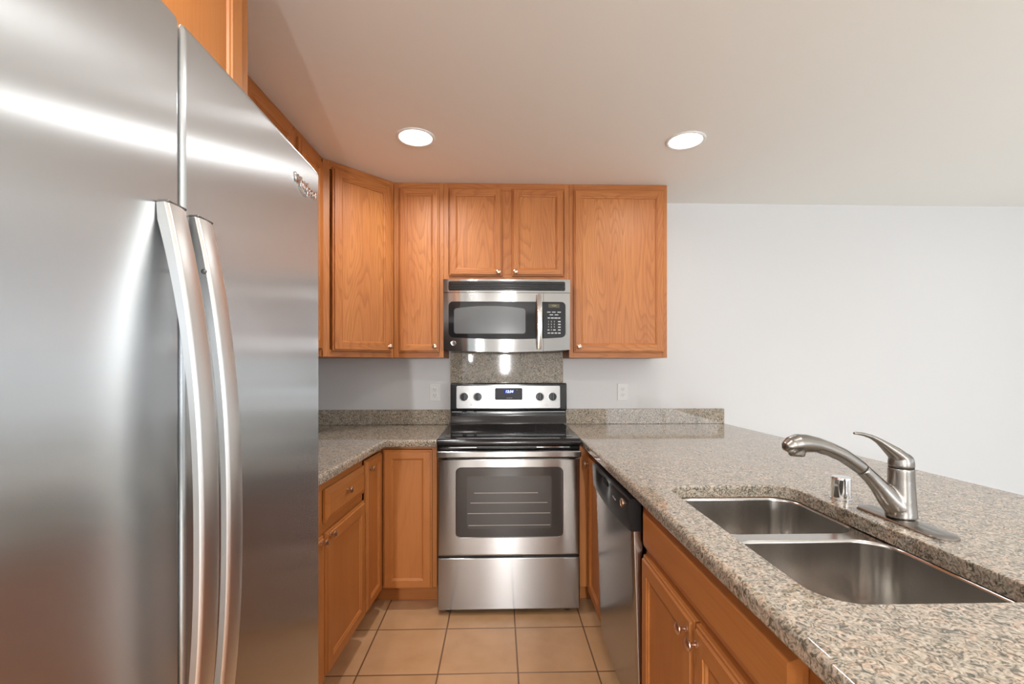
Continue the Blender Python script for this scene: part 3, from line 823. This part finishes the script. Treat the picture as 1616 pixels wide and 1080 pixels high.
# the sloped steel control plate: everything on it leans with the backguard
def on_plate(bm):
    sh = (3.046 - 3.039) / (1.184 - 1.030)
    for v in bm.verts: v.co.y += (v.co.z - 1.03) * sh - o0.y; v.co.x -= o0.x
    return bm
PY = 3.039
b = on_plate(rrect_plate(new(), -.277, .400, 1.0305, 1.177, PY - .003, PY + .001, .008, edge=.001)); pl = obj('control_plate', b, 'plate', bg)
b = on_plate(rrect_plate(new(), -.026, .153, 1.085, 1.162, PY - .0045, PY - .002, .009)); dp = obj('clock_panel', b, simple('clock_panel_grey', (.055, .055, .062), .45, spec=.2), pl)
b = on_plate(rrect_plate(new(), .030, .100, 1.126, 1.153, PY - .0052, PY - .004, .002)); ds = obj('clock_screen', b, 'bluedisp', dp)
b = new(); put_text(b, '12:34', .0235, (.066, PY - .0056, 1.139), depth=.0003, shear=.2, bold=.0003); obj('clock_digits', on_plate(b), 'blueled', ds, smooth=None)
b = new(); put_text(b, '°F', .010, (.117, PY - .0048, 1.148), depth=.0002); obj('unit_print', on_plate(b), 'greyprint', dp, smooth=None)
for k in range(3):
    b = new(); box(b, .050 + k * .013, .060 + k * .013, PY - .0049, PY - .0044, 1.0955, 1.0985); obj('key_print', on_plate(b), 'greyprint', dp, smooth=None)
b = new(); put_text(b, 'Whirlpool', .0165, (.065, PY - .0032, 1.056), depth=.0002, shear=.1, bold=.0003)
lg = obj('logo', on_plate(b), 'darkprint', pl, smooth=None)
for x in (-.181, .308):
    b = new(); box(b, x - .012, x + .012, PY - .0034, PY - .0029, 1.050, 1.0512); box(b, x - .0015, x + .0015, PY - .0034, PY - .0029, 1.0512, 1.058)
    obj('burner_mark', on_plate(b), 'greyprint', pl, smooth=None)
for x in (-.226, -.137, .265, .350):
    b = new(); box(b, x - .0012, x + .0012, PY - .0034, PY - .0029, 1.140, 1.143); obj('dial_mark', on_plate(b), 'greyprint', pl, smooth=None)
for x in (-.226, -.137, .265, .350):
    b = lathe(new(), [(.0320, PY - .003), (.0320, PY - .0045), (.030, PY - .0050), (.0005, PY - .0051)], 'y', at=(x, 0, 1.106), n=28); dial = obj('dial', on_plate(b), 'plate', pl)
    b = new()
    lathe(b, [(.0255, PY - .005), (.0255, PY - .017), (.0235, PY - .020), (.0005, PY - .0205)], 'y', at=(x, 0, 1.106), n=28)
    box(b, x - .0055, x + .0055, PY - .031, PY - .018, 1.083, 1.129, .003, 2)
    kb = obj('knob', on_plate(b), 'blackplastic', dial)
    b = new(); box(b, x + .0005, x + .0020, PY - .0315, PY - .0305, 1.086, 1.127); obj('pointer', on_plate(b), 'greyprint', kb, smooth=None)

# ------------------------------------------------------------------ microwave
mx0, mx1, MZ0, MZ1 = -.3285, .4235, 1.4035, 1.8205; mm = (mx0 + mx1) / 2; hw = (mx1 - mx0) / 2
r = thing('microwave', 'stainless steel over-the-range microwave mounted above the stove', 'microwave', (mm, 2.95, 1.40))
o0 = Vector((mm, 2.95, 1.40))
def yf(x): return 2.768 - .010 * (1 - ((x - mm) / hw) ** 2)
def zb(x): return MZ0 - .014 * (1 - ((x - mm) / hw) ** 2)
def colpanel(xs, zt, zbm, yfn, back, mi=0, bm=None):
    """front panel following the bowed face, built in upright columns"""
    bm = bm or new(); t = new(); fr, bk = [], []
    for x in xs:
        a, c = zt(x), zbm(x); y = yfn(x)
        fr.append((t.verts.new((x - o0.x, y - o0.y, a - o0.z)), t.verts.new((x - o0.x, y - o0.y, c - o0.z))))
        bk.append((t.verts.new((x - o0.x, back - o0.y, a - o0.z)), t.verts.new((x - o0.x, back - o0.y, c - o0.z))))
    for i in range(len(xs) - 1):
        t.faces.new((fr[i][0], fr[i][1], fr[i + 1][1], fr[i + 1][0])); t.faces.new((bk[i][0], bk[i + 1][0], bk[i + 1][1], bk[i][1]))
        t.faces.new((fr[i][0], fr[i + 1][0], bk[i + 1][0], bk[i][0])); t.faces.new((fr[i][1], bk[i][1], bk[i + 1][1], fr[i + 1][1]))
    t.faces.new((fr[0][0], bk[0][0], bk[0][1], fr[0][1])); t.faces.new((fr[-1][0], fr[-1][1], bk[-1][1], bk[-1][0]))
    bmesh.ops.recalc_face_normals(t, faces=t.faces[:])
    return merge(bm, t, mi)
def lin(a, c, n): return [a + (c - a) * i / n for i in range(n + 1)]
def rounded(a, c, rad, left=True, right=True, n=20):
    xs = []
    if left: xs += [a + rad * (1 - math.cos(R(90 * k / 6))) for k in range(6)]
    xs += lin(a + (rad if left else 0), c - (rad if right else 0), n)
    if right: xs += [c - rad + rad * math.sin(R(90 * k / 6)) for k in range(1, 7)]
    def cut(x):
        d = 0
        if left and x < a + rad: q = (a + rad - x) / rad; d = rad * (1 - math.sqrt(max(0, 1 - q * q)))
        if right and x > c - rad: q = (x - c + rad) / rad; d = rad * (1 - math.sqrt(max(0, 1 - q * q)))
        return d
    return xs, cut
b = new(); box(b, mx0 + .004 - o0.x, mx1 - .004 - o0.x, 2.785 - o0.y, 3.128 - o0.y, .004, MZ1 - .001 - o0.z, .003, 1); obj('body', b, 'charcoal', r)
b = new(); box(b, -.300 - o0.x, .395 - o0.x, 2.79 - o0.y, 3.10 - o0.y, -.004, .0045, .002, 1)
for a in (-.22, .10): box(b, a - o0.x, a + .2 - o0.x, 2.83 - o0.y, 2.95 - o0.y, -.0055, -.0035)
obj('underside', b, 'blackplastic', r)
# vent band along the top
b = colpanel(lin(mx0 - .001, mx1 + .001, 28), lambda x: MZ1, lambda x: 1.7425, lambda x: yf(x) - .004, 2.786); vb = obj('vent_band', b, 'steelM', r)
xs, cut = rounded(-.299, .394, .010)
b = colpanel(xs, lambda x: 1.808 - cut(x), lambda x: 1.7525 + cut(x), lambda x: yf(x) - .0052, 2.770); gr = obj('vent_grille', b, 'black', vb)
b = new()
for z in (1.764, 1.7785, 1.793):
    colpanel(lin(-.292, .387, 28), lambda x: z + .0036, lambda x: z - .0036, lambda x: yf(x) - .0105, 2.766, bm=b)
obj('louvre', b, 'blackplastic', gr)
# door and control side
split = .2640
b = colpanel(lin(mx0, split - .0008, 24), lambda x: 1.7405, zb, yf, 2.786); door = obj('door', b, 'steelM', r, smooth=30)
b = colpanel(lin(split + .0008, mx1, 10), lambda x: 1.7405, zb, yf, 2.786); pan = obj('control_panel', b, 'steelM', r, smooth=30)
def gb(x): return 1.4795 - .014 * (1 - ((x - mm) / hw) ** 2)
xs, cut = rounded(-.2985, split - .0008, .026, True, False)
b = colpanel(xs, lambda x: 1.6885 - cut(x), lambda x: gb(x) + cut(x), lambda x: yf(x) - .0012, 2.7685); dg = obj('door_glass', b, 'blackglass', door)
wc = -.055; ww = .212
xs, cut = rounded(-.266, .157, .014)
b = colpanel(xs, lambda x: 1.662 - .016 * ((x - wc) / ww) ** 2 - cut(x), lambda x: 1.4985 + cut(x), lambda x: yf(x) - .0018, 2.7655); obj('window', b, 'mwglass', dg)
xs, cut = rounded(split + .0008, .3965, .026, False, True)
b = colpanel(xs, lambda x: 1.6885 - cut(x), lambda x: gb(x) + cut(x), lambda x: yf(x) - .0012, 2.7685); cg = obj('keypad', b, 'blackplastic', pan)
b = colpanel(lin(.294, .360, 4), lambda x: 1.676, lambda x: 1.654, lambda x: yf(x) - .0018, 2.765); ds = obj('display', b, 'vfd', cg)
def mtext(bm, s, size, x, z): put_text(bm, s, size, (x - o0.x, yf(x) - .0021 - o0.y, z - o0.z), depth=.0003, bold=.0002)
b = new(); mtext(b, '12:34', .012, .327, 1.665); obj('display_digits', b, 'vfdtext', ds, smooth=None)
b = new()
def dash(x, z, wd2, hh=.0022):
    box(b, x - wd2 - o0.x, x + wd2 - o0.x, yf(x) - .0022 - o0.y, yf(x) - .0010 - o0.y, z - hh - o0.z, z + hh - o0.z)
for x in (.296, .326, .358): dash(x, 1.627, .0105)
for x in (.311, .342): dash(x, 1.611, .0105)
for x, q in ((.296, .007), (.317, .0085), (.338, .0095), (.358, .007)): dash(x, 1.592, q, .003)
for row, trio in enumerate(('123', '456', '789')):
    z = 1.571 - row * .0165
    for c, ch in enumerate(trio): mtext(b, ch, .011, .294 + c * .0175, z)
    dash(.359, z, .0075, .003)
for x, q in ((.294, .006), (.329, .0075), (.359, .0075)): dash(x, 1.521, q, .003)
mtext(b, '0', .011, .3115, 1.521)
for x in (.296, .317, .338, .359): dash(x, 1.5025, .0075, .003)
obj('key_print', b, simple('key_print_white', (.55, .56, .57), .5), cg, smooth=None)
# bowed bar handle at the door's free edge
hx = .2375; K = 20; rings = []
for k in range(K + 1):
    u = 2 * k / K - 1; z = 1.4075 + (1.7325 - 1.4075) * k / K
    y = yf(hx) - .006 - .028 * (1 - u * u) ** .5 if abs(u) < 1 else yf(hx) - .006
    y = yf(hx) - .012 - .022 * (1 - u ** 2)
    ring = []
    for a in range(12):
        q = R(a * 30 + 15); cx, cyy = math.cos(q), math.sin(q)
        ring.append((hx - o0.x + .0165 * math.copysign(abs(cx) ** .6, cx), y - o0.y + .007 * math.copysign(abs(cyy) ** .6, cyy), z - o0.z))
    rings.append(ring)
b = loft(new(), rings)
for z in (1.421, 1.719): box(b, hx - .011 - o0.x, hx + .011 - o0.x, yf(hx) - .016 - o0.y, yf(hx) + .002 - o0.y, z - .010 - o0.z, z + .010 - o0.z, .002, 1)
hd = obj('handle', b, steel('polished_bar_steel', None, (.66, .64, .62), .16, 0, (90, 90, 90), .02), door)
b = lathe(new(), [(.0150, 0), (.0150, -.002), (.0135, -.0032), (.012, -.0030), (.0005, -.0030)], 'y', at=(-.270 - o0.x, yf(-.27) - o0.y, 1.4415 - o0.z), n=28)
bd = obj('badge', b, 'chrome', door)
b = new(); put_text(b, 'GE', .0125, (-.270 - o0.x, yf(-.27) - .0034 - o0.y, 1.4415 - o0.z), depth=.0004, shear=.2, bold=.0003); obj('badge_letters', b, 'darkprint', bd, smooth=None)

# ------------------------------------------------------------------ dishwasher: front faces -x, leaning out a touch at the top
r = thing('dishwasher', 'stainless steel dishwasher with black control panel under the counter', 'dishwasher', (PX, 2.122, 0), R(-90))
wd = .592
b = new(); box(b, .004, wd - .004, .010, .56, .02, .868, .003, 1); obj('tub', b, 'charcoal', r)
b = new(); box(b, .004, wd - .004, .012, .03, .004, .095); obj('toe_panel', b, 'black', r)
tilt = Matrix.Translation((0, .009, .10)) @ Matrix.Rotation(R(1.9), 4, 'X') @ Matrix.Translation((0, -.009, -.10))
def DW(bm):
    bmesh.ops.transform(bm, matrix=tilt, verts=bm.verts[:]); return bm
# door skin, its face bowed a little from side to side
def dwy(x): return -.022 - .004 * (1 - (2 * x / wd - 1) ** 2)
b = new(); xs = [.002, .004, .009] + lin(.03, wd - .03, 14) + [wd - .009, wd - .004, wd - .002]
t = new(); rows = []
def ysk(x):
    e = min(x - .002, wd - .002 - x); return dwy(x) + (.006 * (1 - min(e / .007, 1)) ** 2)
zs = [.098, .100, .106] + lin(.13, .74, 8) + [.762]
grid = [[t.verts.new((x, ysk(x) + (.004 if z < .099 else 0), z)) for x in xs] for z in zs]
for a, c in zip(grid, grid[1:]):
    for i in range(len(xs) - 1): t.faces.new((a[i], a[i + 1], c[i + 1], c[i]))
edge = [g[0] for g in grid]; edge2 = [g[-1] for g in grid]
for line, xx in ((edge, .002), (edge2, wd - .002)):
    bk = [t.verts.new((xx, .008, v.co.z)) for v in line]
    for i in range(len(line) - 1): t.faces.new((line[i], line[i + 1], bk[i + 1], bk[i]))
bmesh.ops.recalc_face_normals(t, faces=t.faces[:])
sd = obj('door', DW(merge(b, t)), 'steelDW', r, smooth=40)
# control panel, thicker than the door, scooped along its upper edge
b = new(); t = new()
xs = lin(.001, wd - .001, 36)
def scoop(x):
    u = x / wd; return math.exp(-((u - .36) / .17) ** 4)
cols = []
for x in xs:
    s = scoop(x); bow = .004 * (1 - (2 * x / wd - 1) ** 2)
    lowz = .760 - .012 * (1 - (2 * x / wd - 1) ** 2)
    pr = [(.008, lowz), (-.026 - bow, lowz), (-.032 - bow, lowz + .004), (-.034 - bow, .79), (-.034 - bow + .012 * s, .818), (-.034 - bow + .020 * s, .840),
          (-.034 - bow + .006 * s, .856), (-.031 - bow + .010 * s, .8645 - .006 * s), (-.024, .868 - .006 * s), (.008, .868)]
    cols.append([t.verts.new((x, y, z)) for y, z in pr])
for a, c in zip(cols, cols[1:]):
    for i in range(len(a) - 1): t.faces.new((a[i], c[i], c[i + 1], a[i + 1]))
t.faces.new(cols[0][::-1]); t.faces.new(cols[-1])
bmesh.ops.recalc_face_normals(t, faces=t.faces[:])
cp = obj('control_panel', DW(merge(b, t)), 'blackplastic', r, smooth=40)
b = new(); box(b, .185, .262, -.028, -.014, .822, .846, .004, 2); obj('grip_recess', DW(b), 'dark', cp)
b = lathe(new(), [(.0155, -.030), (.0155, -.0395), (.014, -.0405), (.010, -.0408), (.0095, -.0396), (.0005, -.0396)], 'y', at=(.520, 0, .836), n=26); bt = obj('button', DW(b), 'knobmetal', cp)
b = new(); put_text(b, 'Whirlpool', .011, (.415, -.0385, .822), depth=.0003); obj('logo', DW(b), 'greyprint', cp, smooth=None)

# ------------------------------------------------------------------ wall outlets
for label, x in (('white duplex wall outlet to the left of the range', -.431), ('white duplex wall outlet to the right of the range', .842)):
    r = thing('wall_outlet', label, 'outlet', (x, WY - .0005, 1.128))
    b = rrect_plate(new(), -.0355, .0355, -.0575, .0575, -.0055, 0, .004, edge=.002); obj('cover_plate', b, 'white', r)
    for z in (.0195, -.0195):
        b = rrect_plate(new(), -.0165, .0165, z - .0140, z + .0140, -.0075, -.005, .010, edge=.001); rc = obj('receptacle', b, 'white', r)
        b = new(); box(b, -.0085, -.0060, -.0079, -.007, z - .001, z + .0085); box(b, .0060, .0085, -.0079, -.007, z - .001, z + .0085)
        lathe(b, [(.0026, -.0079), (.0026, -.007)], 'y', at=(0, 0, z - .007), n=12); obj('socket_slots', b, 'slot', rc, smooth=None)
    obj('screw', lathe(new(), [(.003, -.005), (.003, -.0062), (.0005, -.0066)], 'y', n=12), 'white', r)

# ------------------------------------------------------------------ recessed ceiling lights
def can(x, y, label, power=9):
    r = thing('ceiling_light', label, 'ceiling light', (x, y, CZ), 0, 'recessed ceiling lights')
    obj('trim_ring', lathe(new(), [(.094, -.0002), (.0935, -.003), (.088, -.006), (.080, -.0045), (.0785, -.0008)], n=40, caps=False), 'trim', r)
    obj('lens', lathe(new(), [(.0785, -.0012), (.074, -.0025), (.04, -.0032), (.0005, -.0035)], n=40), 'lens', r)
    area('lamp_glow', (x, y, CZ - .012), (0, 0, 0), .14, .14, power, (1.0, .98, .97), 'DISK', 165)
can(-.405, 2.277, 'round recessed ceiling light above the left counter')
can(.920, 2.272, 'round recessed ceiling light above the peninsula counter', 3.5)
can(1.15, .65, 'round recessed ceiling light over the sink and faucet', 7)
can(.25, -1.6, 'round recessed ceiling light behind the camera', 34)
can(2.2, -2.6, 'round recessed ceiling light added out of view as rear fill', 30)  # unseen lamp added to make up for the weaker rear window light
for x, y, q in ((3.1, .6, 'level with the sink'), (3.1, 2.2, 'nearest the back wall'), (3.4, -1.6, 'farthest from the kitchen')):
    can(x, y, 'round recessed ceiling light over the living room, ' + q, 1.2)
can(-.405, .60, 'round recessed ceiling light over the aisle in front of the refrigerator')
